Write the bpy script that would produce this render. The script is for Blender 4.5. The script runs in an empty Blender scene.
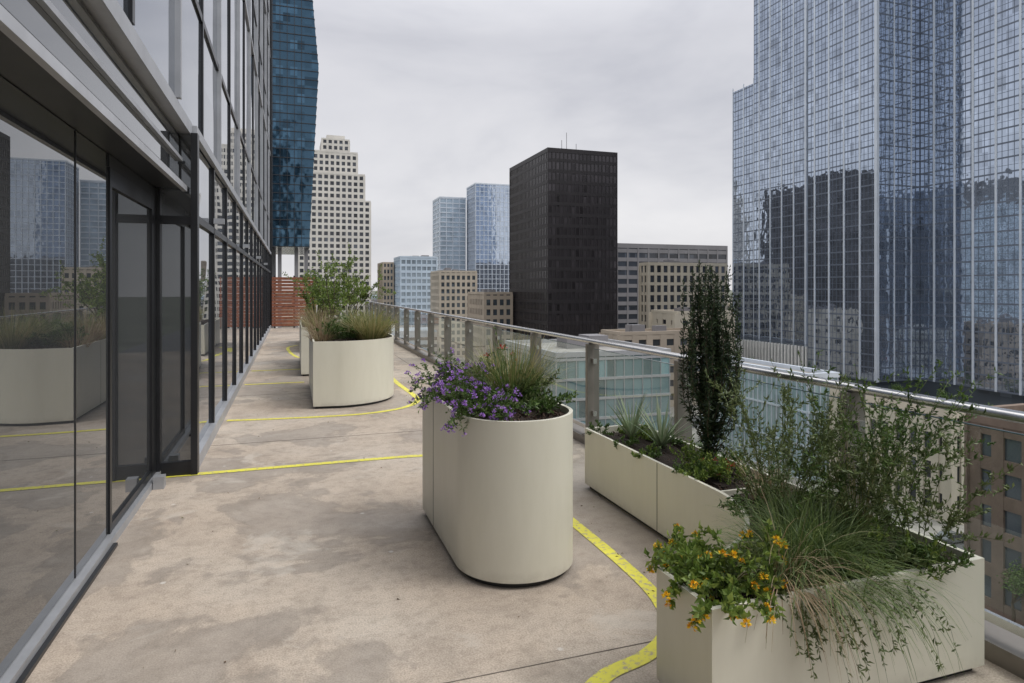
import bpy, math, random
from mathutils import Vector, noise
random.seed(7)
R=random.random
def U(a,b): return a+(b-a)*random.random()
sc=bpy.context.scene

# ------------------------------------------------------------------ materials
def newmat(name):
    m=bpy.data.materials.new(name); m.use_nodes=True
    nt=m.node_tree; b=nt.nodes["Principled BSDF"]
    return m,nt,b
def N(nt,t,**k):
    n=nt.nodes.new(t)
    for a,v in k.items(): setattr(n,a,v)
    return n
def ramp(nt,src,stops):
    r=N(nt,"ShaderNodeValToRGB"); cr=r.color_ramp
    while len(cr.elements)<len(stops): cr.elements.new(0.5)
    for e,(p,c) in zip(cr.elements,stops):
        e.position=p; e.color=(c[0],c[1],c[2],1)
    nt.links.new(src,r.inputs[0]); return r.outputs[0]
def noisefac(nt,scale,detail=4,rough=0.6,vec=None,dist=0.0):
    n=N(nt,"ShaderNodeTexNoise"); n.inputs["Scale"].default_value=scale
    n.inputs["Detail"].default_value=detail; n.inputs["Roughness"].default_value=rough
    n.inputs["Distortion"].default_value=dist
    if vec is None:
        g=N(nt,"ShaderNodeNewGeometry"); vec=g.outputs["Position"]
    nt.links.new(vec,n.inputs["Vector"]); return n.outputs["Fac"]
def mix(nt,a,b,fac,mode='MIX'):
    m=N(nt,"ShaderNodeMix",data_type='RGBA',blend_type=mode)
    for v,i in ((fac,0),(a,6),(b,7)):
        if isinstance(v,(int,float)): m.inputs[i].default_value=v
        elif isinstance(v,tuple): m.inputs[i].default_value=(v[0],v[1],v[2],1)
        else: nt.links.new(v,m.inputs[i])
    return m.outputs[2]
def bump(nt,b,h,strength,dist):
    n=N(nt,"ShaderNodeBump"); n.inputs["Strength"].default_value=strength; n.inputs["Distance"].default_value=dist
    nt.links.new(h,n.inputs["Height"]); nt.links.new(n.outputs[0],b.inputs["Normal"])
def plain(name,col,rough=0.6,metal=0.0,var=0.15,scale=3.0):
    m,nt,b=newmat(name)
    f=noisefac(nt,scale,3)
    c=ramp(nt,f,[(0.3,tuple(x*(1-var) for x in col)),(0.7,tuple(min(1,x*(1+var)) for x in col))])
    nt.links.new(c,b.inputs["Base Color"]); b.inputs["Roughness"].default_value=rough; b.inputs["Metallic"].default_value=metal
    return m
def glassmat(name,col,metal=0.5,rough=0.06,cell=(1.5,1.5,4.0),lo=0.6,hi=1.3,wob=0.0,ior=1.6):
    m,nt,b=newmat(name)
    g=N(nt,"ShaderNodeNewGeometry")
    ad=N(nt,"ShaderNodeVectorMath",operation='ADD'); ad.inputs[1].default_value=(0.377,0.413,0.291)
    nt.links.new(g.outputs["Position"],ad.inputs[0])
    sn=N(nt,"ShaderNodeVectorMath",operation='SNAP'); sn.inputs[1].default_value=cell
    nt.links.new(ad.outputs[0],sn.inputs[0])
    w=N(nt,"ShaderNodeTexWhiteNoise",noise_dimensions='3D'); nt.links.new(sn.outputs[0],w.inputs[0])
    c=ramp(nt,w.outputs["Value"],[(0,tuple(x*lo for x in col)),(0.25,col),(0.8,col),(1.0,tuple(min(1,x*hi) for x in col))])
    nt.links.new(c,b.inputs["Base Color"]); b.inputs["Metallic"].default_value=metal
    b.inputs["Roughness"].default_value=rough; b.inputs["IOR"].default_value=ior
    if wob>0:
        n1=N(nt,"ShaderNodeVectorMath",operation='SUBTRACT'); nt.links.new(w.outputs["Color"],n1.inputs[0]); n1.inputs[1].default_value=(.5,.5,.5)
        n2=N(nt,"ShaderNodeVectorMath",operation='SCALE'); nt.links.new(n1.outputs[0],n2.inputs[0]); n2.inputs[3].default_value=wob
        bp=N(nt,"ShaderNodeBump"); bp.inputs["Strength"].default_value=min(1,wob*6); bp.inputs["Distance"].default_value=.5
        nt.links.new(noisefac(nt,0.45,1,0.5),bp.inputs["Height"])
        n3=N(nt,"ShaderNodeVectorMath",operation='ADD'); nt.links.new(bp.outputs[0],n3.inputs[0]); nt.links.new(n2.outputs[0],n3.inputs[1])
        n4=N(nt,"ShaderNodeVectorMath",operation='NORMALIZE'); nt.links.new(n3.outputs[0],n4.inputs[0])
        nt.links.new(n4.outputs[0],b.inputs["Normal"])
    return m

def concrete_floor():
    m,nt,b=newmat("terrace_concrete")
    f1=noisefac(nt,0.45,5,0.6); f2=noisefac(nt,2.6,7,0.72); f3=noisefac(nt,120,3,0.65); f4=noisefac(nt,0.62,7,0.60,dist=.35); f5=noisefac(nt,14,5,0.7); f6=noisefac(nt,1.3,7,0.66,dist=.6)
    c=ramp(nt,f1,[(0.32,(0.40,0.325,0.255)),(0.5,(0.47,0.395,0.32)),(0.68,(0.53,0.465,0.39))])
    c=mix(nt,c,ramp(nt,f2,[(0.30,(0.68,0.67,0.66)),(0.5,(1,1,1)),(0.72,(1.14,1.13,1.11))]),0.75,'MULTIPLY')
    c=mix(nt,c,ramp(nt,f5,[(0.33,(0.74,0.73,0.72)),(0.5,(1,1,1)),(0.7,(1.08,1.08,1.08))]),0.7,'MULTIPLY')
    c=mix(nt,c,ramp(nt,f3,[(0.3,(0.55,0.55,0.55)),(0.6,(1.14,1.14,1.14))]),0.75,'MULTIPLY')
    st=ramp(nt,f4,[(0.50,(0,0,0)),(0.545,(1,1,1)),(0.75,(.75,.75,.75))])
    c=mix(nt,c,(0.245,0.22,0.195),mix(nt,(0,0,0),st,0.42))
    ed=ramp(nt,f4,[(0.500,(0,0,0)),(0.520,(1,1,1)),(0.550,(0,0,0))])
    c=mix(nt,c,(0.14,0.12,0.10),mix(nt,(0,0,0),ed,0.30))
    s2=ramp(nt,f6,[(0.55,(0,0,0)),(0.64,(1,1,1))])
    c=mix(nt,c,(0.20,0.165,0.13),mix(nt,(0,0,0),s2,0.36))
    s3=ramp(nt,f6,[(0.33,(1,1,1)),(0.41,(0,0,0))])
    c=mix(nt,c,(0.60,0.55,0.48),mix(nt,(0,0,0),s3,0.42))
    v=N(nt,"ShaderNodeTexVoronoi"); v.inputs["Scale"].default_value=2.3
    g=N(nt,"ShaderNodeNewGeometry"); nt.links.new(g.outputs["Position"],v.inputs["Vector"])
    sp=ramp(nt,v.outputs["Distance"],[(0.02,(1,1,1)),(0.045,(0,0,0))])
    c=mix(nt,c,(0.70,0.68,0.64),mix(nt,(0,0,0),sp,0.55))
    nt.links.new(c,b.inputs["Base Color"])
    rr=ramp(nt,f4,[(0.49,(0.85,)*3),(0.62,(0.5,)*3)]); nt.links.new(rr,b.inputs["Roughness"])
    bump(nt,b,f3,0.35,0.004)
    return m
M={}
M['floor']=concrete_floor()
def stripe():
    m,nt,b=newmat("yellow_line_paint")
    f=noisefac(nt,26,6,0.75); f2=noisefac(nt,3,4,.6)
    y=ramp(nt,f2,[(0.3,(0.66,0.60,0.07)),(0.7,(0.80,0.75,0.07))])
    c=mix(nt,(0.40,0.34,0.24),y,ramp(nt,f,[(0.38,(0,0,0)),(0.48,(1,1,1))]))
    nt.links.new(c,b.inputs["Base Color"]); b.inputs["Roughness"].default_value=0.6; return m
M['stripe']=stripe()
def cream():
    m,nt,b=newmat("planter_cream_coating")
    g=N(nt,"ShaderNodeNewGeometry"); s=N(nt,"ShaderNodeSeparateXYZ"); nt.links.new(g.outputs["Position"],s.inputs[0])
    mp=N(nt,"ShaderNodeMapping"); mp.inputs["Scale"].default_value=(7,7,1.6); nt.links.new(g.outputs["Position"],mp.inputs[0])
    f=noisefac(nt,1.0,5,0.7,vec=mp.outputs[0])
    c=ramp(nt,f,[(0.3,(0.655,0.63,0.525)),(0.6,(0.69,0.665,0.56))])
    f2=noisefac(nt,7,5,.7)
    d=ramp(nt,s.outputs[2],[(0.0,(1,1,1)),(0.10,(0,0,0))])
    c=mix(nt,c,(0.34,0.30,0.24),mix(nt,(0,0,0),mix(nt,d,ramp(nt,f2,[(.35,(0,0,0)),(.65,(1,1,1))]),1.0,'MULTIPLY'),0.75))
    nt.links.new(c,b.inputs["Base Color"]); b.inputs["Roughness"].default_value=0.42
    return m
M['cream']=cream()
M['seam']=plain("seam_dark",(0.13,0.12,0.10),0.8)
M['joint']=plain("joint_sealant",(0.14,0.12,0.10),0.9,var=.4,scale=5)
def soil():
    m,nt,b=newmat("planter_soil"); f=noisefac(nt,45,6,0.75)
    c=ramp(nt,f,[(0.3,(0.012,0.008,0.006)),(0.55,(0.042,0.028,0.02)),(0.8,(0.11,0.075,0.055))])
    nt.links.new(c,b.inputs["Base Color"]); b.inputs["Roughness"].default_value=0.95
    bump(nt,b,f,0.9,0.02); return m
M['soil']=soil()
M['chips']=plain("bark_chips",(0.075,0.046,0.032),0.9,var=0.5,scale=30)
M['steel']=plain("brushed_steel",(0.60,0.59,0.58),0.27,0.9,0.08,8)
M['post']=plain("railing_post_metal",(0.24,0.22,0.195),0.42,0.55,0.12,6)
M['alu']=plain("aluminium_trim",(0.42,0.43,0.45),0.45,0.5,0.1,4)
M['alulight']=plain("aluminium_light",(0.50,0.51,0.53),0.4,0.5,0.1,4)
M['dark']=plain("dark_frame",(0.020,0.021,0.024),0.35,0.3,0.2,3)
M['darkpanel']=plain("dark_panel",(0.030,0.032,0.037),0.35,0.2,0.2,2)
M['black']=plain("black_plastic",(0.02,0.02,0.02),0.5)
def railglass():
    m=bpy.data.materials.new("railing_glass"); m.use_nodes=True; nt=m.node_tree; nt.nodes.clear()
    o=N(nt,"ShaderNodeOutputMaterial"); t=N(nt,"ShaderNodeBsdfTransparent"); t.inputs[0].default_value=(0.90,0.945,0.93,1)
    g=N(nt,"ShaderNodeBsdfGlossy"); g.inputs["Roughness"].default_value=0.01; g.inputs[0].default_value=(0.9,0.95,0.95,1)
    lw=N(nt,"ShaderNodeLayerWeight"); lw.inputs[0].default_value=0.5
    pw=N(nt,"ShaderNodeMath",operation='POWER'); nt.links.new(lw.outputs["Facing"],pw.inputs[0]); pw.inputs[1].default_value=4.5
    ma=N(nt,"ShaderNodeMath",operation='MULTIPLY_ADD'); nt.links.new(pw.outputs[0],ma.inputs[0]); ma.inputs[1].default_value=0.85; ma.inputs[2].default_value=0.06
    mx=N(nt,"ShaderNodeMixShader"); nt.links.new(ma.outputs[0],mx.inputs[0]); nt.links.new(t.outputs[0],mx.inputs[1]); nt.links.new(g.outputs[0],mx.inputs[2])
    nt.links.new(mx.outputs[0],o.inputs[0]); return m
M['railglass']=railglass()
M['nearglass']=glassmat("storefront_glass",(0.20,0.21,0.22),0.78,0.008,(50,50,50),1,1,0.0,1.8)
M['wallglass']=glassmat("curtain_wall_glass",(0.24,0.27,0.32),0.8,0.015,(1.5,1.5,2.0),0.75,1.2,0.006,1.8)
M['blueglass']=glassmat("blue_tower_glass",(0.050,0.105,0.16),0.75,0.10,(1.5,1.5,1.95),0.6,1.6,0.03)
M['towerglass']=glassmat("tower_glass",(0.46,0.53,0.64),0.90,0.03,(1.6,1.6,4.0),0.72,1.18,0.010)
M['paleglass']=glassmat("pale_glass",(0.46,0.55,0.63),0.5,0.15,(3,3,4),0.75,1.2)
M['darkglass']=glassmat("dark_window_glass",(0.04,0.045,0.055),0.2,0.12,(3,3,4),0.4,2.5)
M['vdarkglass']=glassmat("black_tower_glass",(0.055,0.05,0.055),0.5,0.15,(1.55,1.55,3.9),0.5,1.7)
M['midglass']=glassmat("mid_window_glass",(0.10,0.12,0.14),0.4,0.12,(3,3,4),0.5,1.8)
M['tealglass']=glassmat("teal_glass",(0.15,0.235,0.25),0.15,0.15,(2,2,3.8),0.4,1.6,.0)
M['paletealglass']=glassmat("pale_teal_glass",(0.30,0.40,0.41),0.2,0.15,(1.4,1.4,6.5),0.75,1.2,.0)
M['whitestone']=plain("white_stone",(0.60,0.575,0.53),0.8,0,0.1,0.1)
M['creamstone']=plain("cream_stone",(0.52,0.47,0.38),0.85,0,0.1,0.1)
M['beige']=plain("beige_stone",(0.44,0.39,0.32),0.85,0,0.12,0.1)
M['tan']=plain("tan_stone",(0.38,0.32,0.255),0.85,0,0.12,0.1)
M['grey']=plain("grey_concrete",(0.20,0.195,0.205),0.85,0,0.12,0.1)
M['brown']=plain("brown_brick",(0.155,0.115,0.09),0.85,0,0.2,0.5)
M['blackstone']=plain("black_anodised",(0.020,0.017,0.019),0.45,0.2,0.15,0.2)
M['whitemetal']=plain("white_metal_fins",(0.57,0.62,0.69),0.45,0.2,0.08,0.2)
M['bluegrey']=plain("blue_grey_spandrel",(0.14,0.165,0.21),0.4,0.3,0.1,0.2)
M['bluewhite']=plain("bluewhite_panels",(0.46,0.54,0.62),0.6,0,0.1,0.1)
M['roof']=plain("roof_membrane",(0.26,0.25,0.235),0.9,0,0.35,0.15)
M['rooftan']=plain("roof_tan",(0.36,0.30,0.24),0.9,0,0.2,0.06)
M['asphalt']=plain("asphalt",(0.055,0.055,0.058),0.85,0,0.2,0.3)
M['pave']=plain("sidewalk_concrete",(0.24,0.225,0.205),0.85,0,0.2,0.4)
M['ground']=plain("city_ground",(0.10,0.11,0.08),0.95,0,0.45,0.02)
M['white']=plain("white_paint",(0.70,0.70,0.68),0.6)
M['wood']=plain("red_cedar_slats",(0.27,0.10,0.055),0.65,0,0.3,6)
def leafmat(name,stops,trans=0.25,rough=0.5):
    m=bpy.data.materials.new(name); m.use_nodes=True; nt=m.node_tree
    b=nt.nodes["Principled BSDF"]; o=nt.nodes["Material Output"]
    g=N(nt,"ShaderNodeNewGeometry")
    c=ramp(nt,g.outputs["Random Per Island"],[(i/(max(1,len(stops)-1)),s) for i,s in enumerate(stops)])
    nt.links.new(c,b.inputs["Base Color"]); b.inputs["Roughness"].default_value=rough
    t=N(nt,"ShaderNodeBsdfTranslucent"); nt.links.new(c,t.inputs[0])
    mx=N(nt,"ShaderNodeMixShader"); mx.inputs[0].default_value=trans
    nt.links.new(b.outputs[0],mx.inputs[1]); nt.links.new(t.outputs[0],mx.inputs[2]); nt.links.new(mx.outputs[0],o.inputs[0])
    return m
M['leaf']=leafmat("leaf_green",[(0.045,0.085,0.018),(0.08,0.145,0.033),(0.14,0.22,0.05)])
M['leafbright']=leafmat("leaf_bright",[(0.09,0.145,0.028),(0.17,0.26,0.05),(0.30,0.37,0.08)],0.35)
M['leafdark']=leafmat("leaf_dark",[(0.014,0.030,0.011),(0.030,0.056,0.020),(0.065,0.105,0.036)],0.15)
M['leafolive']=leafmat("leaf_olive",[(0.075,0.105,0.035),(0.125,0.17,0.055),(0.20,0.24,0.10)],0.25)
M['grass']=leafmat("grass_green",[(0.06,0.105,0.028),(0.11,0.17,0.045),(0.22,0.27,0.09)],0.3)
M['grasstan']=leafmat("grass_tan",[(0.14,0.17,0.05),(0.32,0.30,0.12),(0.44,0.36,0.18)],0.3)
M['grassred']=leafmat("grass_plume",[(0.28,0.17,0.11),(0.38,0.29,0.18),(0.20,0.21,0.08)],0.3)
M['strap']=leafmat("strap_leaf",[(0.14,0.20,0.10),(0.24,0.31,0.17),(0.34,0.38,0.26)],0.15)
M['stem']=plain("woody_stem",(0.085,0.065,0.045),0.85,0,0.3,20)
M['stemgreen']=plain("green_stem",(0.11,0.13,0.05),0.7,0,0.3,20)
M['purple']=leafmat("purple_petals",[(0.34,0.15,0.58),(0.50,0.26,0.74),(0.64,0.42,0.85)],0.3)
M['orange']=leafmat("lantana_petals",[(0.82,0.34,0.02),(0.88,0.56,0.02),(0.85,0.68,0.06)],0.2)
M['red']=leafmat("red_petals",[(0.45,0.03,0.03),(0.6,0.08,0.05)],0.2)
M['litter']=leafmat("dry_leaf_litter",[(0.10,0.06,0.03),(0.22,0.14,0.06),(0.12,0.13,0.04)],0.1)

# ------------------------------------------------------------------ mesh builder
class MB:
    def __init__(s,name): s.name=name; s.parts={}
    def P(s,part,mat):
        if part not in s.parts: s.parts[part]=([],[],mat)
        return s.parts[part]
    def box(s,part,mat,x0,x1,y0,y1,z0,z1):
        V,F,_=s.P(part,mat); n=len(V)
        V+=[(x0,y0,z0),(x1,y0,z0),(x1,y1,z0),(x0,y1,z0),(x0,y0,z1),(x1,y0,z1),(x1,y1,z1),(x0,y1,z1)]
        F+=[(n,n+3,n+2,n+1),(n+4,n+5,n+6,n+7),(n,n+1,n+5,n+4),(n+1,n+2,n+6,n+5),(n+2,n+3,n+7,n+6),(n+3,n,n+4,n+7)]
    def prism(s,part,mat,poly,z0,z1,cap=True):
        V,F,_=s.P(part,mat); n=len(V); k=len(poly)
        V+=[(x,y,z0) for x,y in poly]+[(x,y,z1) for x,y in poly]
        for i in range(k):
            j=(i+1)%k; F.append((n+i,n+j,n+k+j,n+k+i))
        if cap: F.append(tuple(range(n+k,n+2*k))); F.append(tuple(range(n+k-1,n-1,-1)))
    def hex(s,part,mat,pts):
        V,F,_=s.P(part,mat); n=len(V); V+=list(pts)
        F+=[(n,n+3,n+2,n+1),(n+4,n+5,n+6,n+7),(n,n+1,n+5,n+4),(n+1,n+2,n+6,n+5),(n+2,n+3,n+7,n+6),(n+3,n,n+4,n+7)]
    def quad(s,part,mat,pts):
        V,F,_=s.P(part,mat); n=len(V); V+=list(pts); F.append((n,n+1,n+2,n+3))
    def finish(s,smooth=(),bevel=None):
        e=bpy.data.objects.new(s.name,None); sc.collection.objects.link(e)
        for p,(V,F,mt) in s.parts.items():
            me=bpy.data.meshes.new(s.name+"_"+p); me.from_pydata(V,[],F); me.materials.append(M[mt]); me.update()
            o=bpy.data.objects.new(p,me); sc.collection.objects.link(o); o.parent=e
            if p in smooth:
                me.polygons.foreach_set("use_smooth",[True]*len(me.polygons)); me.set_sharp_from_angle(angle=math.radians(35))
            if bevel and p in bevel:
                b=o.modifiers.new("bevel",'BEVEL'); b.width=bevel[p]; b.segments=3; b.limit_method='ANGLE'
        return e

# ------------------------------------------------------------------ building generator
def facade_building(name,x0,x1,y0,y1,z0,z1,fh=4.0,bay=3.0,pier=0.8,span=1.2,glass='darkglass',wall='beige',pp=0.35,sp=0.25,parapet=1.0,roof='roof',mb=None,done=True,plant=True):
    b=mb or MB(name)
    b.box('windows',glass,x0,x1,y0,y1,z0,z1)
    if span>0:
        z=z0
        while z<z1-0.1:
            zt=min(z+span,z1)
            b.box('spandrels',wall,x0-sp,x1+sp,y0-sp,y0-0.002,z,zt); b.box('spandrels',wall,x0-sp,x0-0.002,y0+0.003,y1-0.003,z,zt)
            b.box('spandrels',wall,x1+0.002,x1+sp,y0+0.003,y1-0.003,z,zt); b.box('spandrels',wall,x0-sp,x1+sp,y1+0.002,y1+sp,z,zt)
            z+=fh
    if pier>0:
        nx=max(1,round((x1-x0)/bay)); ny=max(1,round((y1-y0)/bay))
        for i in range(nx+1):
            c=x0+(x1-x0)*i/nx
            b.box('piers',wall,c-pier/2,c+pier/2,y0-pp,y0+0.05,z0,z1+0.02); b.box('piers',wall,c-pier/2,c+pier/2,y1-0.05,y1+pp,z0,z1+0.02)
        for i in range(ny+1):
            c=y0+(y1-y0)*i/ny
            if i==0: c+=pier/2+0.06
            if i==ny: c-=pier/2+0.06
            b.box('piers',wall,x0-pp,x0+0.05,c-pier/2,c+pier/2,z0,z1+0.02); b.box('piers',wall,x1-0.05,x1+pp,c-pier/2,c+pier/2,z0,z1+0.02)
    q=max(pp,sp)+0.05
    t=0.5
    b.box('cornice',wall,x0-q,x1+q,y0-q,y0+t,z1+0.03,z1+parapet); b.box('cornice',wall,x0-q,x1+q,y1-t,y1+q,z1+0.03,z1+parapet)
    b.box('cornice',wall,x0-q,x0+t,y0+t+.003,y1-t-.003,z1+0.03,z1+parapet); b.box('cornice',wall,x1-t,x1+q,y0+t+.003,y1-t-.003,z1+0.03,z1+parapet)
    b.box('roof',roof,x0+t+.01,x1-t-.01,y0+t+.01,y1-t-.01,z1+0.01,z1+0.25)
    if plant:
        w=x1-x0; d=y1-y0
        for k in range(3):
            ax=U(x0+w*.15,x1-w*.35); ay=U(y0+d*.2,y1-d*.35); s=U(.08,.16)
            b.box('roof_plant','grey',ax,ax+w*s+1,ay,ay+d*s+1,z1+0.26,z1+U(1.2,2.6)*min(1,w/25+.3)+.3+k*0.01)
    if done: return b.finish()
    return b
ZG=-35.0

b=MB("stepped_white_tower")
for (a,c,y0,y1,zt,zb) in [(4,49.5,440,480,59,ZG),(8,46,443,477,77,60.1),(13,41.5,446,474,92,78.1),(19,36.5,449,471,101,93.1)]:
    facade_building("",a,c,y0,y1,zb,zt,fh=4.1,bay=3.8,pier=1.4,span=1.6,glass='darkglass',wall='whitestone',mb=b,done=False,plant=False,parapet=1.1)
b.box('crown','whitestone',22,34,452,468,102,105); b.finish()
b=MB("blue_glass_tower")
Y0=150; Y1=185
def lev(z):
    return 3.6+(z-10.7)*(5.6-3.6)/(40) if z<50.7 else 5.6-(z-50.7)*0.085
zs=[10.7,50.7,74,92]
for a,c in zip(zs[:-1],zs[1:]):
    xa,xc=lev(a),lev(c)
    b.hex('glass_skin','blueglass',[(-38,Y0,a),(xa,Y0,a),(xa,Y1,a),(-38,Y1,a),(-38,Y0,c),(xc,Y0,c),(xc,Y1,c),(-38,Y1,c)])
z=10.7
while z<91:
    x=lev(z); b.box('floor_lines','darkpanel',-38,x-.02,Y0-.12,Y0-.005,z,z+.16)
    b.box('floor_lines','darkpanel',x-.1,x+.1,Y0,Y1,z,z+.16); z+=1.95
xx=-37
while xx<3.4:
    b.box('mullions','darkpanel',xx-.05,xx+.05,Y0-.16,Y0-.006,10.7,91); xx+=1.5
b.box('lower_core','grey',-34,-4,156,180,ZG,10.6)
for xx in (-3,0.5,2.6): b.box('columns','grey',xx,xx+.8,152,153,ZG,10.65)
b.finish()
facade_building("tan_office_building",53,59,400,425,ZG,16.6,4,2.2,0.8,1.6,'midglass','tan')
facade_building("blue_white_office_building",60.5,82,380,405,ZG,19.5,3.8,3.2,0.7,1.5,'paleglass','bluewhite')
facade_building("glass_condo_tower",106,126,480,505,ZG,70,3.6,5,0.5,0.8,'paleglass','whitemetal',plant=False)
facade_building("glass_condo_tower",128.5,157,460,485,ZG,78.5,3.6,3.2,0.35,0.35,'towerglass','whitemetal',plant=False)
facade_building("beige_hotel_building",73,92.4,330,352,ZG,9.8,3.6,2.6,1.1,1.4,'midglass','beige')
facade_building("tan_brick_building",73.7,85,250,275,ZG,-1,4.0,2.6,1.1,1.6,'midglass','tan')
facade_building("low_cream_building",86,99,285,315,ZG,-4,4.0,2.6,1.1,1.6,'midglass','creamstone')
b=facade_building("black_office_tower",86.4,113.9,213.6,256,ZG,50.2,3.9,1.55,0.40,1.2,'vdarkglass','blackstone',pp=0.12,sp=0.10,parapet=1.6,done=False,plant=False)
b.box('penthouse','blackstone',95,107,222,240,50.3,53.4)
for ax,hh in ((97,4.5),(99,7.5),(103,3.5)): b.box('antennas','grey',ax,ax+.15,226,226.15,53.4,53.4+hh)
b.finish()
facade_building("grey_office_building",160,228,300,340,ZG,22.6,4.6,6.2,0.9,2.0,'darkglass','grey',parapet=2.4)
facade_building("cream_office_building",143,182,240,247,ZG,11.2,4.2,3.3,1.3,1.3,'darkglass','creamstone',parapet=1.4)
facade_building("low_tan_building",93,122,172,184,ZG,-12.5,4.2,5,2.2,2.2,'darkglass','tan',roof='rooftan')
facade_building("low_tan_building",128,150,195,212,ZG,-7.5,4.2,5,3.2,2.6,'darkglass','creamstone',roof='rooftan')
facade_building("green_glass_office",47,71.5,112,142,ZG,-11.5,3.8,2.0,0.14,0.5,'tealglass','alu',roof='roof',pp=.12,sp=.16)
facade_building("teal_fin_building",92,99,97,130,ZG,-15.5,6.5,1.4,0.16,0.35,'paletealglass','whitemetal',pp=0.2,plant=False)
facade_building("beige_civic_building",96,102.5,72,95,ZG,-18.4,4.6,2.5,1.25,1.9,'darkglass','creamstone',pp=0.35,sp=0.2,parapet=1.6,plant=False)
facade_building("brown_brick_building",75,84,22,54,ZG,-13.9,4.0,3.2,1.3,1.5,'midglass','brown',parapet=1.5,pp=0.3)
# unseen filler towers, added out of frame for the glass facades to mirror
facade_building("office_tower",-130,-85,300,340,ZG,60,4,3,1.2,1.5,'midglass','bluewhite')
facade_building("office_tower",-75,-35,430,470,ZG,85,4,3,0.8,1.2,'vdarkglass','blackstone')
facade_building("office_tower",-260,-200,380,440,ZG,95,4,3,0.8,1.2,'midglass','grey')
facade_building("office_tower",120,165,-160,-110,ZG,55,4,3,1.0,1.5,'midglass','grey')
facade_building("office_tower",210,260,-120,-60,ZG,90,4,3,0.8,1.2,'vdarkglass','blackstone')

b=MB("glass_skyscraper")
ZB=-27
def tw(x0,x1,y0,y1,z1,fin=3.2):
    b.box('glass','towerglass',x0,x1,y0,y1,ZB,z1)
    z=ZB; i=0
    while z<z1:
        h=.45 if i%2==0 else .10
        b.box('floor_lines','bluegrey',x0-.05,x1+.1,y0-.05,y0-.004,z,z+h); b.box('floor_lines','bluegrey',x0-.05,x0-.004,y0,y1+.1,z,z+h); z+=2; i+=1
    ny=round((y1-y0)/fin); nx=round((x1-x0)/fin)
    for i in range(ny*2+1):
        c=y0+(y1-y0)*i/(ny*2); big=i%4==0; w=.60 if big else .09
        b.box('vertical_fins' if big else 'mullions','whitemetal' if big else 'bluegrey',x0-(.16 if big else .08),x0-.01,c-w/2,c+w/2,ZB,z1+(1.5 if big else 0))
    for i in range(nx*2+1):
        c=x0+(x1-x0)*i/(nx*2); big=i%4==0; w=.42 if big else .09
        b.box('vertical_fins' if big else 'mullions','whitemetal' if big else 'bluegrey',c-w/2,c+w/2,y0-(.16 if big else .08),y0-.01,ZB,z1+(1.5 if big else 0))
    b.box('corner_posts','whitemetal',x0-.45,x0+.5,y0-.45,y0+.5,ZB,z1+2)
tw(180,215,218.6,232.5,86)
tw(179.4,216,190,218.4,150)
tw(181,217,177.4,189.8,150)
tw(168,185.5,149.6,177.2,107)
tw(185.7,225,132,177.1,150)
tw(184,225,100,131.8,158)
b.box('base','midglass',185.9,224,101,232,ZG,ZB-.01)
b.box('base','midglass',169,185.8,150.5,177,ZG,ZB-.02)
b.box('podium','midglass',170,179.3,177.5,240,ZG,-19.0)
yy=177.5
while yy<240: b.box('podium_fins','white',169.2,169.99,yy,yy+.55,ZG,-18.8); yy+=1.7
b.finish()

b=MB("distant_low_rise_city")
for k in range(260):
    y=U(330,1500); x=U(-.15,1.3)*y; w=U(12,40); d=U(12,40)
    if 380<y<530 and -20<x<175: continue
    h=U(5,19) if y<700 else U(6,26)
    p=random.choice(['beige','grey','tan','whitestone','bluewhite'])
    b.box('walls_'+p,p,x,x+w,y,y+d,ZG,ZG+h)
    z=ZG+1.5
    while z<ZG+h-2:
        b.box('window_bands','darkglass',x-.05,x+w+.05,y-.05,y+d+.05,z,z+1.6); z+=3.8
b.finish()

# ------------------------------------------------------------------ foliage primitives
def rdir(up=0.0):
    a=U(0,6.283); z=U(-1,1)+up; r=math.sqrt(max(0,1-min(1,z*z)))
    v=Vector((math.cos(a)*r,math.sin(a)*r,z)); return v.normalized() if v.length>1e-6 else Vector((0,0,1))
def leaf(b,part,mat,p,d,L,W):
    V,F,_=b.P(part,mat); n=len(V)
    s=d.cross(rdir()); 
    if s.length<1e-4: s=Vector((1,0,0))
    s.normalize(); nn=d.cross(s)*(L*0.18)
    m=p+d*(L*.45)
    V+=[tuple(p),tuple(m+s*W/2+nn),tuple(p+d*L),tuple(m-s*W/2+nn)]
    F.append((n,n+1,n+2)); F.append((n,n+2,n+3))
def blade(b,part,mat,p,d,L,W,droop,segs=6):
    V,F,_=b.P(part,mat); n=len(V)
    s=d.cross(Vector((0,0,1)))
    if s.length<1e-3: s=Vector((math.cos(U(0,6)),math.sin(U(0,6)),0))
    s.normalize(); q=p.copy(); dd=d.copy(); st=L/segs
    s=(s+rdir()*0.4).normalized()
    for i in range(segs+1):
        w=W*(1-(i/segs)**1.6)*.5+0.0004
        V+=[tuple(q-s*w),tuple(q+s*w)]
        q=q+dd*st; dd=(dd+Vector((0,0,-droop/segs))).normalized()
    for i in range(segs): F.append((n+2*i,n+2*i+1,n+2*i+3,n+2*i+2))
    return q
def tube(b,part,mat,pts,r0,r1,k=5):
    V,F,_=b.P(part,mat); n=len(V)
    for i,p in enumerate(pts):
        d=(pts[min(i+1,len(pts)-1)]-pts[max(i-1,0)]).normalized()
        s=d.cross(Vector((.3,.9,.1))).normalized(); t=d.cross(s); r=r0+(r1-r0)*i/(len(pts)-1)
        for j in range(k):
            a=6.283*j/k; V.append(tuple(p+s*math.cos(a)*r+t*math.sin(a)*r))
    for i in range(len(pts)-1):
        for j in range(k):
            F.append((n+i*k+j,n+i*k+(j+1)%k,n+(i+1)*k+(j+1)%k,n+(i+1)*k+j))
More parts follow.
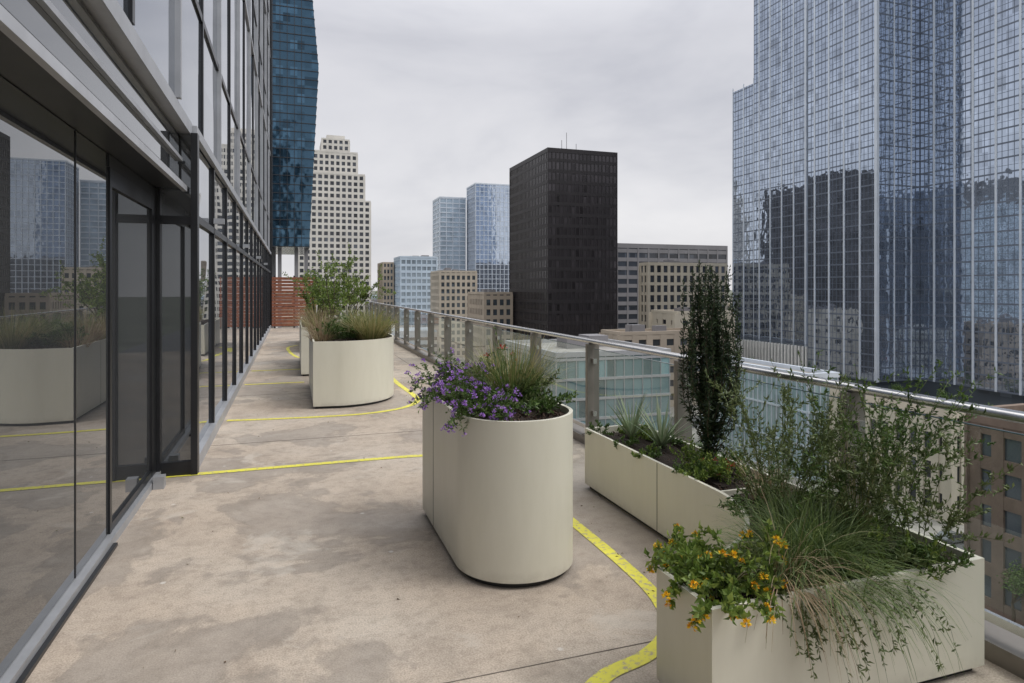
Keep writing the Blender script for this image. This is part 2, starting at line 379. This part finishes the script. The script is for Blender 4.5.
def stem_path(p,d,L,droop,segs=7,wob=.12):
    pts=[p.copy()]; dd=d.copy()
    for i in range(segs):
        dd=(dd+Vector((U(-wob,wob),U(-wob,wob),U(-wob,wob)-droop/segs))).normalized()
        pts.append(pts[-1]+dd*L/segs)
    return pts
def along(pts,t):
    f=t*(len(pts)-1); i=min(int(f),len(pts)-2); return pts[i].lerp(pts[i+1],f-i),(pts[i+1]-pts[i]).normalized()
def grass(b,c,n,L,W,spread,lean,droop,mat='grass',part='blades',bias=Vector((0,0,0))):
    for i in range(n):
        a=U(0,6.283); r=spread*math.sqrt(R())
        p=Vector((c[0]+math.cos(a)*r,c[1]+math.sin(a)*r,c[2]))
        l=lean*U(.1,1); d=(Vector((math.cos(a)*l,math.sin(a)*l,1))+bias*R()).normalized()
        blade(b,part,mat,p,d,L*U(.45,1.1),W*U(.6,1.2),droop*U(.4,1.3))
def shrub(b,c,n,L,lean,leaves,LL,LW,mat='leaf',droop=.3,spread=.05,stem='stemgreen',r=.0025,t0=.15,sub=2,part='leaves',up=.35):
    tips=[]
    for i in range(n):
        a=U(0,6.283); l=lean*math.sqrt(R()); q=spread*math.sqrt(R())
        p=Vector((c[0]+math.cos(a)*q,c[1]+math.sin(a)*q,c[2]))
        path=stem_path(p,Vector((math.cos(a)*l,math.sin(a)*l,1)).normalized(),L*U(.6,1.08),droop*U(0,1.5))
        tube(b,'stems',stem,path,r,r*.4,3); tips.append(path)
        paths=[path]
        for k in range(sub):
            sp,sd=along(path,U(.3,.85)); pp=stem_path(sp,(sd+rdir()*.8).normalized(),L*U(.2,.4),droop*.5,4)
            tube(b,'stems',stem,pp,r*.6,r*.3,3); paths.append(pp); tips.append(pp)
        for q_,pt in enumerate(paths):
            for k in range(leaves if q_==0 else leaves//2):
                lp,ld=along(pt,U(t0 if q_==0 else .05,1)); 
                leaf(b,part,mat,lp,(ld*.4+rdir(up)).normalized(),LL*U(.5,1.2),LW*U(.6,1.2))
    return tips
def flowerhead(b,p,mat,rad,n=9,ps=.008,dome=True,part='flowers'):
    for i in range(n):
        d=rdir(.5 if dome else .9); leaf(b,part,mat,p+d*rad*.3,d,rad,ps)

# ------------------------------------------------------------------ terrace structure
b=MB("terrace_floor")
b.box('slab','floor',-1.14,3.16,-6,28.4,-0.45,0)
b.finish()
b=MB("floor_joints")
for y in (2.62,7.35,10.6,13.8,17.0,20.2,23.4,26.6): b.box('joint_y%d'%int(y*10),'joint',-1.0 if y>3 else .35,2.86,y,y+.005,0.0004,0.0022)
b.box('joint_long','joint',2.38,2.386,6.4,28,0.0005,0.0030)
b.finish()
b=MB("leaf_litter")
for i in range(200):
    x=U(-1.0,2.2) if R()<.5 else U(1.7,2.25); y=U(1.8,12)
    d=rdir(); leaf(b,'leaves','litter',Vector((x,y,.004)),Vector((d.x,d.y,abs(d.z)*.15)).normalized(),U(.008,.026),U(.004,.011))
b.finish()
def ribbon(b,part,mat,pts,w,z):
    P=[Vector((x,y,0)) for x,y in pts]; P=[P[0]*2-P[1]]+P+[P[-1]*2-P[-2]]; out=[]
    for i in range(1,len(P)-2):
        for k in range(12):
            t=k/12; a,b_,c,d=P[i-1],P[i],P[i+1],P[i+2]
            out.append(0.5*((2*b_)+(c-a)*t+(2*a-5*b_+4*c-d)*t*t+(3*b_-a-3*c+d)*t**3))
    out.append(P[-2]); V,F,_=b.P(part,mat); n=len(V)
    for i,p in enumerate(out):
        d=(out[min(i+1,len(out)-1)]-out[max(i-1,0)]).normalized(); s=Vector((-d.y,d.x,0))*w/2
        V+=[(p.x-s.x,p.y-s.y,z),(p.x+s.x,p.y+s.y,z)]
    for i in range(len(out)-1): F.append((n+2*i,n+2*i+1,n+2*i+3,n+2*i+2))
b=MB("yellow_floor_line")
ribbon(b,'line_front','stripe',[(-1.10,6.27),(-.4,6.27),(.6,6.27),(1.2,6.25),(1.58,6.13),(1.8,5.8),(1.86,5.2),(1.86,4.3),(1.86,3.4),(1.82,2.95),(1.7,2.68),(1.5,2.53),(1.25,2.45),(1.08,2.3),(1.0,2.05),(.98,1.5),(.98,.3)],.08,.004)
ribbon(b,'line_mid','stripe',[(-.76,8.68),(-.2,8.60),(.5,8.55),(1.0,8.6),(1.45,8.85),(1.72,9.3),(1.76,9.9),(1.72,11.0),(1.72,12.5),(1.72,15)],.085,.004)
ribbon(b,'line_back_a','stripe',[(-.76,11.8),(-.3,11.8),(.2,11.8)],.085,.004)
ribbon(b,'line_back_b','stripe',[(-.76,13.7),(-.3,13.7),(.2,13.7)],.085,.004)
ribbon(b,'line_back_c','stripe',[(.15,19.5),(-.1,18.8),(-.05,17.4),(.1,16.2),(.2,15.9)],.08,.004)
b.finish()

b=MB("host_office_building")
b.box('lower_body','darkpanel',-40,3.10,-40,28.3,ZG,-0.46)
for k in range(8):
    z=-4.4-4*k; b.box('lower_glazing','midglass',3.101,3.16,-40,28.3,z,z+2.8)
XN=-1.12; XF=-0.80
b.box('storefront_glass','nearglass',XN-.05,XN,-8,4.76,0.06,2.50)
b.box('storefront_glass','nearglass',XN-.05,XN-.008,4.80,6.08,0.10,2.30)
b.box('storefront_sill','alu',XN-.06,XN+.045,-8,6.28,0,0.055)
b.box('storefront_sill_base','dark',XN+.046,XN+.07,-8,4.7,0,0.02)
for y in (-1.0,1.4,4.10): b.box('glass_joint','dark',XN-.001,XN+.004,y-.006,y+.006,.06,2.5)
b.box('door_frame','dark',XN-.05,XN+.012,4.765,4.81,.056,2.42); b.box('door_frame','dark',XN-.05,XN+.012,6.08,6.24,.056,2.42)
b.box('door_frame','dark',XN-.05,XN+.011,4.812,6.078,2.30,2.418); b.box('door_frame','dark',XN-.05,XN+.010,4.812,6.078,.057,.11)
b.box('door_head','darkpanel',XN-.05,XN+.01,4.75,6.28,2.42,2.50)
b.box('door_stop','alu',XN+.05,XN+.13,5.9,5.99,0.0,0.10)
b.box('return_glass','nearglass',XN+.04,XF-.04,6.30,6.36,0,3.0)
b.box('return_frame','dark',XN+.005,XN+.04,6.25,6.36,0,3.0); b.box('return_frame','dark',XF-.04,XF+.015,6.25,6.36,0,3.0)
b.box('return_frame','dark',XN+.04,XF-.04,6.27,6.299,0,.12); b.box('return_frame','dark',XN+.04,XF-.04,6.27,6.299,2.2,2.27)
b.box('soffit','darkpanel',-1.4,-.90,-8,6.23,2.505,2.56)
b.box('band_low','alulight',-.90,-.865,-8,6.232,2.48,2.53)
b.box('fascia_a','darkpanel',-1.05,-.94,-8,6.231,2.565,2.99)
b.box('fascia_glass','nearglass',-.939,-.93,-8,6.225,2.60,2.95)
b.box('band_mid','alu',-.929,-.90,-8,6.229,2.74,2.77)
b.box('band_high','alulight',-.96,-.85,-8,6.36,3.0,3.08)
b.box('band_high_lip','alu',-.849,-.84,-8,6.361,2.99,3.10)
ZT=62
b.box('curtain_wall','wallglass',-40,XF-.06,-40,28.2,3.12,ZT)
b.box('ground_curtain_wall','wallglass',-6,XF-.06,6.37,28.2,0.12,3.1)
b.box('back_mass','darkpanel',-39.9,-6.1,-39.9,28.1,-.4,3.11)
b.box('back_wall','darkpanel',-6.05,-1.45,-8.2,6.2,-.4,3.1)
y=6.5+1.5
while y<28.2:
    b.box('mullions_low','dark',XF-.06,XF-.030,y-.03,y+.03,.12,2.99); y+=1.5
b.box('kick_plate','alu',XF-.06,XF+.0,6.361,28.2,0,.12)
b.box('transom','dark',XF-.061,XF-.03,6.37,28.2,2.25,2.32)
b.box('slab_band','alu',XF-.05,XF-.005,6.37,28.2,3.0,3.09)
y=-39.4; i=0
while y<28.2:
    b.box('mullions_high' if i%2 else 'mullion_caps','dark' if i%2 else 'alu',XF-.06,XF-(.038 if i%2 else .018),y-.03,y+.03,3.12,ZT); y+=1.5; i+=1
z=3.13+1.15
while z<ZT:
    b.box('slab_lines','dark',XF-.058,XF-.042,-40,28.19,z,z+.07)
    b.box('slab_bands','alu',XF-.058,XF-.030,-40,28.192,z+2.75,z+2.83); z+=4.0
b.box('end_fin','dark',XF-.3,XF+.02,28.2,28.32,0,ZT)
for y in (7.9,12.4,16.9,21.4):
    b.box('wall_light','alu',XF-.03,XF+.08,y,y+.05,2.36,2.42)
b.finish()

b=MB("cedar_slat_wall")
z=.08
while z<2.1: b.box('slats','wood',-.78,0.95,28.0,28.04,z,z+.115); z+=.135
for x in (-.7,.05,.85): b.box('posts','dark',x,x+.06,28.045,28.12,0,2.15)
b.finish()

# ------------------------------------------------------------------ railing
b=MB("glass_railing")
XR=3.0
ys=[1.16-1.67*k for k in range(4,0,-1)]+[1.16+1.67*k for k in range(0,17)]
for y in ys:
    b.box('posts','post',XR-.070,XR+.070,y-.025,y+.025,.10,1.055)
    b.box('post_feet','post',XR-.09,XR+.09,y-.07,y+.07,.085,.099)
b.box('handrail','steel',XR-.045,XR+.045,ys[0],28.3,1.056,1.10)
b.box('base_channel','post',XR-.10,XR+.12,-6,28.3,0.0,.084)
b.box('bottom_rail','steel',XR-.035,XR-.012,ys[0],28.3,.14,.18)
for a,c in zip(ys[:-1],ys[1:]):
    y0_,y1_=a+.045,c-.045
    b.quad('glass_panels','railglass',[(XR,y0_,.19),(XR,y0_,1.0),(XR,y1_,1.0),(XR,y1_,.19)])
    b.box('glass_edge','tealglass',XR-.006,XR+.006,y0_,y1_,1.001,1.006)
    for yy in (a+.026,c-.066):
        for zz in (.3,.85): b.box('glass_clamps','steel',XR-.02,XR+.02,yy,yy+.04,zz,zz+.05)
b.finish(smooth=('handrail',),bevel={'posts':.005,'handrail':.018})

# ------------------------------------------------------------------ planters
def inset(poly,t):
    n=len(poly); out=[]
    for i in range(n):
        a=Vector(poly[i-1]);p=Vector(poly[i]);c=Vector(poly[(i+1)%n])
        d1=(p-a).normalized(); d2=(c-p).normalized()
        n1=Vector((-d1.y,d1.x)); n2=Vector((-d2.y,d2.x)); m=(n1+n2); m/=max(.3,m.length_squared/2) 
        q=p+m*t; out.append((q.x,q.y))
    return out
def planter(name,poly,h,center,seams=(),sd=.055,th=.022):
    b=MB(name); inn=inset(poly,th); k=len(poly)
    V,F,_=b.P('shell','cream'); n=len(V)
    V+=[(x,y,.035) for x,y in poly]+[(x,y,h) for x,y in poly]+[(x,y,h) for x,y in inn]+[(x,y,h-.2) for x,y in inn]
    for r in range(3):
        for i in range(k):
            j=(i+1)%k; F.append((n+r*k+i,n+r*k+j,n+(r+1)*k+j,n+(r+1)*k+i))
    b.prism('plinth','black',inset(poly,.03),0.002,.036)
    V,F,_=b.P('soil','soil'); rings=14; c=Vector(center)
    inn2=inset(poly,th-.003)
    dense=[]
    for i in range(k):
        a=Vector(inn2[i]); d=Vector(inn2[(i+1)%k]); m=max(1,int((d-a).length/.05))
        for j in range(m): dense.append(a.lerp(d,j/m))
    K=len(dense)
    for r in range(rings):
        f=1-r/rings
        for p in dense:
            q=c+(p-c)*f; zz=h-sd+ (0 if r==0 else .035*noise.noise(Vector((q.x*7,q.y*7,1)))+.02*noise.noise(Vector((q.x*25,q.y*25,3)))+.015)
            V.append((q.x,q.y,zz))
    V.append((c.x,c.y,h-sd+.02))
    for r in range(rings-1):
        for i in range(K):
            j=(i+1)%K; F.append((r*K+i,r*K+j,(r+1)*K+j,(r+1)*K+i))
    for i in range(K): F.append(((rings-1)*K+i,(rings-1)*K+(i+1)%K,rings*K))
    for i in range(1300):
        p=random.choice(dense); q=c+(p-c)*math.sqrt(U(.02,.95)); s=U(.006,.02)
        o=Vector((q.x,q.y,h-sd+.035*noise.noise(Vector((q.x*7,q.y*7,1)))+.02)); d=rdir(); leaf(b,'bark_chips','chips',o,Vector((d.x,d.y,d.z*.4)).normalized(),s*2,s)
    for (x,y,w,dx) in seams:
        b.box('panel_seams','seam',x-w,x+w,y-dx,y+dx,.036,h-.004)
    return b
def arc(cx,cy,rx,ry,a0,a1,n): return [(cx+rx*math.cos(math.radians(a0+(a1-a0)*i/n)),cy+ry*math.sin(math.radians(a0+(a1-a0)*i/n))) for i in range(n+1)]
poly=arc(1.252,3.64,.352,.352,180,360,48)+[(1.604,4.66),(.90,4.66)]
b=planter("rounded_planter",poly,.914,(1.252,4.0),seams=[(.90,4.28,.0015,.003),(1.604,4.28,.0015,.003)]); b.finish(smooth=('shell',))
poly=[(1.42,1.95),(2.79,1.95),(2.79,4.83),(2.28,4.83)]+arc(1.45,3.12,.83,.80,0,-90,28)+[(1.42,2.32)]
b=planter("curved_corner_planter",poly,.49,(2.5,2.2),seams=[(2.28,3.72,.0015,.003)])
b.box('divider','cream',2.285,2.77,3.10,3.115,.30,.478); b.finish(smooth=('shell',))
poly=[(.27,9.12),(.62,9.08)]+arc(.62,9.98,.85,.90,-90,0,24)[1:]+[(1.47,11.4),(.27,11.4)]
planter("quarter_round_planter",poly,.914,(.85,10.2),seams=[(.27,10.3,.0015,.003)]).finish(smooth=('shell',))
poly=[(.16,12.6),(1.2,12.6),(1.45,12.9),(1.45,15.4),(.16,15.4)]
planter("quarter_round_planter",poly,.914,(.85,14)).finish(smooth=('shell',))
poly=[(.25,17.2),(1.4,17.2),(1.4,21),(.25,21)]
planter("long_planter",poly,.75,(.85,19)).finish(smooth=('shell',))

# ------------------------------------------------------------------ plants
def Vc(x,y,z): return Vector((x,y,z))
b=MB("purple_aster_plant")
for c,n,lean in (((1.02,3.68,.87),26,1.3),((1.0,4.1,.87),26,1.2),((1.12,4.5,.87),20,1.0)):
    tips=shrub(b,c,n,.33,lean,30,.028,.011,'leaf',droop=.9,spread=.09,sub=4)
    for t in tips:
        if R()<.66:
            for k in range(random.choice((1,2,3))):
                p=t[-1]+rdir()*U(0,.025); flowerhead(b,p,'purple',.016,9,.009,False)
b.finish()
b=MB("leafy_shrub")
shrub(b,(1.30,3.72,.87),26,.24,1.3,30,.035,.016,'leaf',droop=.5,spread=.14)
shrub(b,(1.32,4.05,.87),30,.30,1.2,32,.035,.014,'leafolive',droop=.4,spread=.16,part='olive_leaves')
shrub(b,(1.28,4.3,.87),26,.32,1.1,32,.035,.016,'leaf',droop=.4,spread=.14); b.finish()
b=MB("ornamental_grass")
grass(b,(1.40,4.1,.87),560,.48,.005,.14,.9,.9,'grasstan'); grass(b,(1.36,4.05,.87),520,.44,.005,.15,1.0,1.0,'grass','green_blades')
b.finish()
b=MB("red_flower_plant")
for t in shrub(b,(1.38,4.5,.87),6,.42,.5,14,.04,.014,'leaf',droop=.1):
    if R()<.3: flowerhead(b,t[-1],'red',.02,10,.01)
b.finish()
b=MB("strap_leaf_plant")
for c in ((2.50,4.45,.46),(2.58,4.15,.46)):
    for i in range(44):
        a=U(0,6.28); l=U(.2,1.1); blade(b,'leaves','strap',Vc(*c),Vc(math.cos(a)*l,math.sin(a)*l,1).normalized(),U(.28,.44),.020,.5)
b.finish()
b=MB("low_groundcover_plant")
for k in range(20):
    y=U(3.2,4.75); c=(U(2.35,2.72),y,.45); shrub(b,c,8,U(.10,.2) if y<3.9 else U(.07,.12),1.3,16,.026,.013,random.choice(['leaf','leafolive','leafbright','leafbright']),droop=.4,spread=.05,part='leaves%d'%(k%3))
b.finish()
b=MB("low_groundcover_plant")
for k in range(28):
    c=(U(1.6,2.7),U(2.0,2.9),.45)
    if c[0]<2.2 and c[1]>2.3: continue
    shrub(b,c,8,U(.10,.2),1.2,16,.03,.013,random.choice(['leaf','leafolive','leafbright']),droop=.4,spread=.06,part='leaves%d'%(k%3))
b.finish()
b=MB("columnar_yew_tree")
tube(b,'trunk','stem',[Vc(2.6,3.6,.42),Vc(2.6,3.6,.7),Vc(2.61,3.6,1.2)],.014,.005,6)
for s in range(54):
    a=U(0,6.28); rr=.02+.175*R(); base=Vc(2.6+math.cos(a)*.02,3.6+math.sin(a)*.02,.48+U(0,.45))
    top=U(1.25,1.82)-.8*max(0,rr-.11); H=top-base.z
    pts=[base]
    for i in range(1,9):
        t=i/8; rad=rr*min(1,t*3.2)*(1.12-.12*t)
        pts.append(Vc(2.6+math.cos(a)*rad+U(-.014,.014),3.6+math.sin(a)*rad+U(-.014,.014),base.z+H*t))
    tube(b,'branches','stem',pts,.004,.0015,3)
    for k in range(int(240*H/1.0)):
        t=U(.02,1); p,d=along(pts,t); dd=(d*.6+rdir(.1)).normalized(); leaf(b,'needles','leafdark',p+rdir()*U(0,.016),dd,U(.025,.052)*(1.1-.4*t),.009)
b.finish()
b=MB("red_flower_plant")
for t in shrub(b,(2.47,3.42,.45),12,.16,1.2,16,.035,.018,'leafbright',droop=.4):
    if R()<.4: flowerhead(b,t[-1],'red',.014,8,.009)
b.finish()
b=MB("yellow_lantana_plant")
for c in ((1.56,2.18,.45),(1.72,2.12,.45),(1.52,2.05,.45),(1.60,2.24,.45)):
    for t in shrub(b,c,15,.23,1.4,20,.036,.022,'leafbright',droop=.9,spread=.06,sub=2):
        if R()<.24: flowerhead(b,t[-1],'orange',.016,24,.011)
b.finish()
b=MB("weeping_grass")
grass(b,(2.00,2.2,.45),950,.33,.0028,.14,1.4,1.8,'grass')
grass(b,(2.25,2.3,.45),950,.36,.0028,.17,1.3,1.7,'grass','blades2')
grass(b,(1.85,2.06,.45),150,.42,.0035,.06,.9,3.0,'grassred','trailing',bias=Vc(.1,-1.2,-.2))
grass(b,(2.05,2.04,.45),300,.44,.0035,.16,.8,2.8,'grass','trailing2',bias=Vc(.1,-1.3,-.2))
b.finish()
b=MB("trailing_vine")
for i in range(36):
    p=Vc(U(1.68,2.45),2.03,.47); path=stem_path(p,Vc(U(-.4,.7),-1,U(.1,.5)).normalized(),U(.15,.46),2.6,9,.15)
    tube(b,'stems','stemgreen',path,.0012,.0006,3)
    for k in range(30): q,d=along(path,U(.1,1)); leaf(b,'leaves','leafolive',q,(d*.6+rdir()).normalized(),U(.015,.034),.008)
b.finish()
def airy(name,c,n,L,lean,mat):
    b=MB(name); shrub(b,c,n,L,lean,48,.030,.010,mat,droop=.25,spread=.06,stem='stemgreen',r=.0025,t0=.15,sub=7); b.finish()
airy("airy_salvia_shrub",(2.30,2.60,.45),16,.78,.60,'leafolive')
airy("airy_salvia_shrub",(2.62,2.35,.45),16,.88,.55,'leaf')
airy("airy_salvia_shrub",(2.60,2.10,.45),9,.60,.6,'leafolive')
b=MB("ornamental_grass")
grass(b,(2.58,2.4,.45),140,.55,.0035,.06,.5,.5,'grasstan'); grass(b,(2.45,2.85,.45),160,.38,.004,.08,.8,.8,'grassred','plumes'); b.finish()

b=MB("ornamental_grass")
grass(b,(1.12,9.75,.87),1000,.58,.006,.20,1.0,1.0,'grasstan'); grass(b,(.95,10.3,.87),600,.55,.006,.2,.9,1.0,'grass','green'); b.finish()
b=MB("ornamental_grass")
grass(b,(.45,10.4,.87),500,.45,.006,.14,.9,1.3,'grassred'); grass(b,(.42,11.1,.87),400,.5,.006,.15,.9,1.2,'grasstan','tan'); grass(b,(.4,9.7,.87),300,.3,.006,.15,1.0,1.3,'grassred'); b.finish()
b=MB("leafy_shrub"); shrub(b,(.75,9.9,.87),30,.34,1.2,30,.045,.02,'leaf',spread=.2); shrub(b,(1.2,10.9,.87),30,.4,1.1,30,.045,.02,'leafbright',spread=.2,part='bright_leaves'); b.finish()
def small_tree(name,c,H,mat):
    b=MB(name)
    for s in range(6):
        a=U(0,6.28); l=U(.05,.6); path=stem_path(Vc(*c),Vc(math.cos(a)*l,math.sin(a)*l,1).normalized(),H*U(.6,1.05),.0,8,.12)
        tube(b,'trunk','stem',path,.013,.004,5)
        for k in range(10):
            p,d=along(path,U(.3,1)); pp=stem_path(p,(d*.5+rdir(.2)).normalized(),U(.15,.55),.2,5,.15); tube(b,'limbs','stem',pp,.005,.0015,3)
            for j in range(34): q,dd=along(pp,U(.1,1)); leaf(b,'leaves',mat,q+rdir()*.025,rdir(.1),U(.03,.07),U(.02,.032))
    b.finish()
small_tree("young_redbud_tree",(.72,12.9,.85),1.35,'leafbright')
small_tree("young_redbud_tree",(1.15,14.2,.85),1.45,'leafbright')
small_tree("young_redbud_tree",(.5,14.8,.85),1.2,'leafbright')
small_tree("young_redbud_tree",(.8,18.5,.7),1.2,'leaf')
b=MB("ornamental_grass"); 
for c in ((.45,13.3),(.4,14.3),(1.2,13.2),(.6,17.8),(1.1,19.5)): grass(b,(c[0],c[1],.85),260,.5,.008,.2,.9,1.2,'grassred' if c[0]<.5 else 'grasstan','blades_red' if c[0]<.5 else 'blades_tan')
b.finish()

# ------------------------------------------------------------------ streets
b=MB("ground"); V,F,_=b.P('sheet','ground'); V+=[(-6000,-3000,ZG),(9000,-3000,ZG),(9000,9000,ZG),(-6000,9000,ZG)]; F.append((0,1,2,3)); b.finish()
b=MB("road")
def sheet(part,mat,x0,x1,y0,y1,z):
    V,F,_=b.P(part,mat); n=len(V); V+=[(x0,y0,z),(x1,y0,z),(x1,y1,z),(x0,y1,z)]; F.append((n,n+1,n+2,n+3))
sheet('avenue','asphalt',56,70,-200,1500,ZG+.01)
sheet('avenue','asphalt',10,24,-200,1500,ZG+.01)
sheet('avenue_east','asphalt',142,158,-200,1500,ZG+.012)
sheet('cross','asphalt',-200,900,57,69,ZG+.014); sheet('cross2','asphalt',-200,900,144,158,ZG+.014)
for k in range(120):
    sheet('lane_marks','white',71+k*6,74+k*6,62.9,63.05,ZG+.02); sheet('lane_marks','white',62.9,63.05,-100+k*6,-97+k*6,ZG+.02)
for k in range(9): sheet('crosswalk','white',71.5,74.5,57.6+k*1.25,58.2+k*1.25,ZG+.024)
b.finish()
b=MB("sidewalk")
for (x0,x1,y0,y1) in ((70.3,141.7,69.3,143.5),(70.3,141.7,0,56.7),(24.3,55.7,69.3,143.5),(24.3,55.7,-40,56.7),(70.3,141.7,158.5,420),(158.3,240,69.3,143.5),(158.3,240,158.5,420),(24.3,55.7,158.5,420)): b.box('slab','pave',x0,x1,y0,y1,ZG,ZG+.14)
b.finish()
carcols=[('car_white',(.6,.6,.6)),('car_grey',(.12,.13,.14)),('car_dark',(.02,.025,.03)),('car_red',(.3,.03,.02))]
for n_,c_ in carcols: M[n_]=plain(n_,c_,.25,.3,.03)
def car(x,y,alongx,col):
    b=MB("parked_car"); z0=ZG+.02
    def T(u,v,z): return (x+u,y+v,z0+z) if alongx else (x+v,y+u,z0+z)
    prof=[(-2.2,.3),(2.2,.3),(2.25,.7),(1.3,.9),(.7,1.4),(-1.1,1.42),(-1.8,.95),(-2.25,.85)]
    V,F,_=b.P('body',col); k=len(prof)
    for v in (-.88,.88): V+=[T(u,v,z) for u,z in prof]
    F.append(tuple(range(k))); F.append(tuple(range(2*k-1,k-1,-1)))
    for i in range(k): F.append((i,(i+1)%k,k+(i+1)%k,k+i))
    V,F,_=b.P('windows','darkglass')
    for v in (-.89,.89):
        n=len(V); V+=[T(u,v,z) for u,z in ((1.1,.93),(.6,1.33),(-1.0,1.35),(-1.55,.95))]; F.append((n,n+1,n+2,n+3))
    n=len(V); V+=[T(1.27,-.75,.94),T(1.27,.75,.94),T(.75,.7,1.39),T(.75,-.7,1.39)]; F.append((n,n+1,n+2,n+3))
    for u in (-1.4,1.4):
        for v in (-.9,.9):
            V,F,_=b.P('wheels','black'); n=len(V)
            for s in (-.1,.1): V+=[T(u+.32*math.cos(6.283*i/12),v+s,.32+.32*math.sin(6.283*i/12)) for i in range(12)]
            F.append(tuple(range(n,n+12))); F.append(tuple(range(n+23,n+11,-1)))
            for i in range(12): F.append((n+i,n+(i+1)%12,n+12+(i+1)%12,n+12+i))
    b.finish()
for x,y,a in ((84,67.6,1),(90,67.6,1),(78,60,1),(97,60.5,1),(57.5,80,0),(57.5,92,0),(68.5,86,0),(66,48,0),(60,40,0),(144,170,0),(156,120,0),(145,135,0)): car(x,y,a,random.choice(carcols)[0])
def street_tree(x,y,H=8):
    b=MB("street_tree"); c=Vc(x,y,ZG+.1)
    tube(b,'trunk','stem',[c,c+Vc(.1,0,H*.25),c+Vc(0,.1,H*.45)],.22,.12,7)
    cl=[]
    for k in range(9):
        a=U(0,6.28); e=c+Vc(math.cos(a)*U(.5,2.2),math.sin(a)*U(.5,2.2),H*U(.5,.95)); tube(b,'limbs','stem',[c+Vc(0,.1,H*.42),c.lerp(e,.6)+Vc(0,0,1),e],.09,.02,4); cl.append(e)
    for i in range(1200):
        e=random.choice(cl); p=e+rdir()*U(.2,1.35); leaf(b,'crown','leaf',p,rdir(),U(.2,.4),U(.15,.25))
    b.finish()
for k in range(6): street_tree(73.5,76+k*9+U(-1,1),U(7,10))
for k in range(5): street_tree(54,84+k*11+U(-1,1),U(7,10))
for k in range(3): street_tree(73,30+k*9,U(6,8))
for k in range(7): street_tree(160.5,108+k*15+U(-2,2),U(8,11))

# ------------------------------------------------------------------ world, sun, camera
w=bpy.data.worlds.new("World"); sc.world=w; w.use_nodes=True; nt=w.node_tree; nt.nodes.clear()
o=N(nt,"ShaderNodeOutputWorld"); bg=N(nt,"ShaderNodeBackground"); bg.inputs[1].default_value=0.14
sky=N(nt,"ShaderNodeTexSky",sky_type='NISHITA'); sky.sun_disc=False; sky.sun_elevation=math.radians(52); sky.sun_rotation=math.radians(120)
tc=N(nt,"ShaderNodeTexCoord"); s=N(nt,"ShaderNodeSeparateXYZ"); nt.links.new(tc.outputs["Generated"],s.inputs[0])
grad=ramp(nt,s.outputs[2],[(0.0,(5.9,5.8,5.9)),(0.10,(5.75,5.7,5.85)),(0.36,(4.7,4.72,5.05)),(0.58,(9.2,9.2,9.5)),(1.0,(17,17,17.2))])
mp=N(nt,"ShaderNodeMapping"); mp.inputs["Scale"].default_value=(1,1,2.4); nt.links.new(tc.outputs["Generated"],mp.inputs[0])
cf=noisefac(nt,2.1,5,0.55,vec=mp.outputs[0],dist=.3)
cl=ramp(nt,cf,[(0.3,(.78,.79,.82)),(0.5,(1,1,1)),(0.7,(1.14,1.13,1.11))])
cloud=mix(nt,grad,cl,1.0,'MULTIPLY')
fin=mix(nt,sky.outputs[0],cloud,0.95)
nt.links.new(fin,bg.inputs[0]); nt.links.new(bg.outputs[0],o.inputs[0])
try:
    w.cycles.sampling_method='MANUAL'; w.cycles.sample_map_resolution=256
except Exception: pass
L=bpy.data.lights.new("overcast_sun",'SUN'); L.energy=1.5; L.angle=math.radians(22); L.color=(1,.97,.93)
lo=bpy.data.objects.new("overcast_sun",L); sc.collection.objects.link(lo)
el=math.radians(52); az=math.radians(120)
d=Vector((math.sin(az)*math.cos(el),math.cos(az)*math.cos(el),math.sin(el)))
lo.rotation_euler=(-d).to_track_quat('-Z','Y').to_euler()
cam=bpy.data.cameras.new("camera"); co=bpy.data.objects.new("camera",cam); sc.collection.objects.link(co)
co.location=(0,0,1.64); co.rotation_euler=(math.radians(90),0,math.radians(-18.83))
cam.lens=645/1024*36; cam.sensor_width=36; cam.shift_y=-0.0522; cam.clip_start=.05; cam.clip_end=12000
sc.camera=co
sc.view_settings.view_transform='Standard'; sc.view_settings.look='None'; sc.view_settings.exposure=0
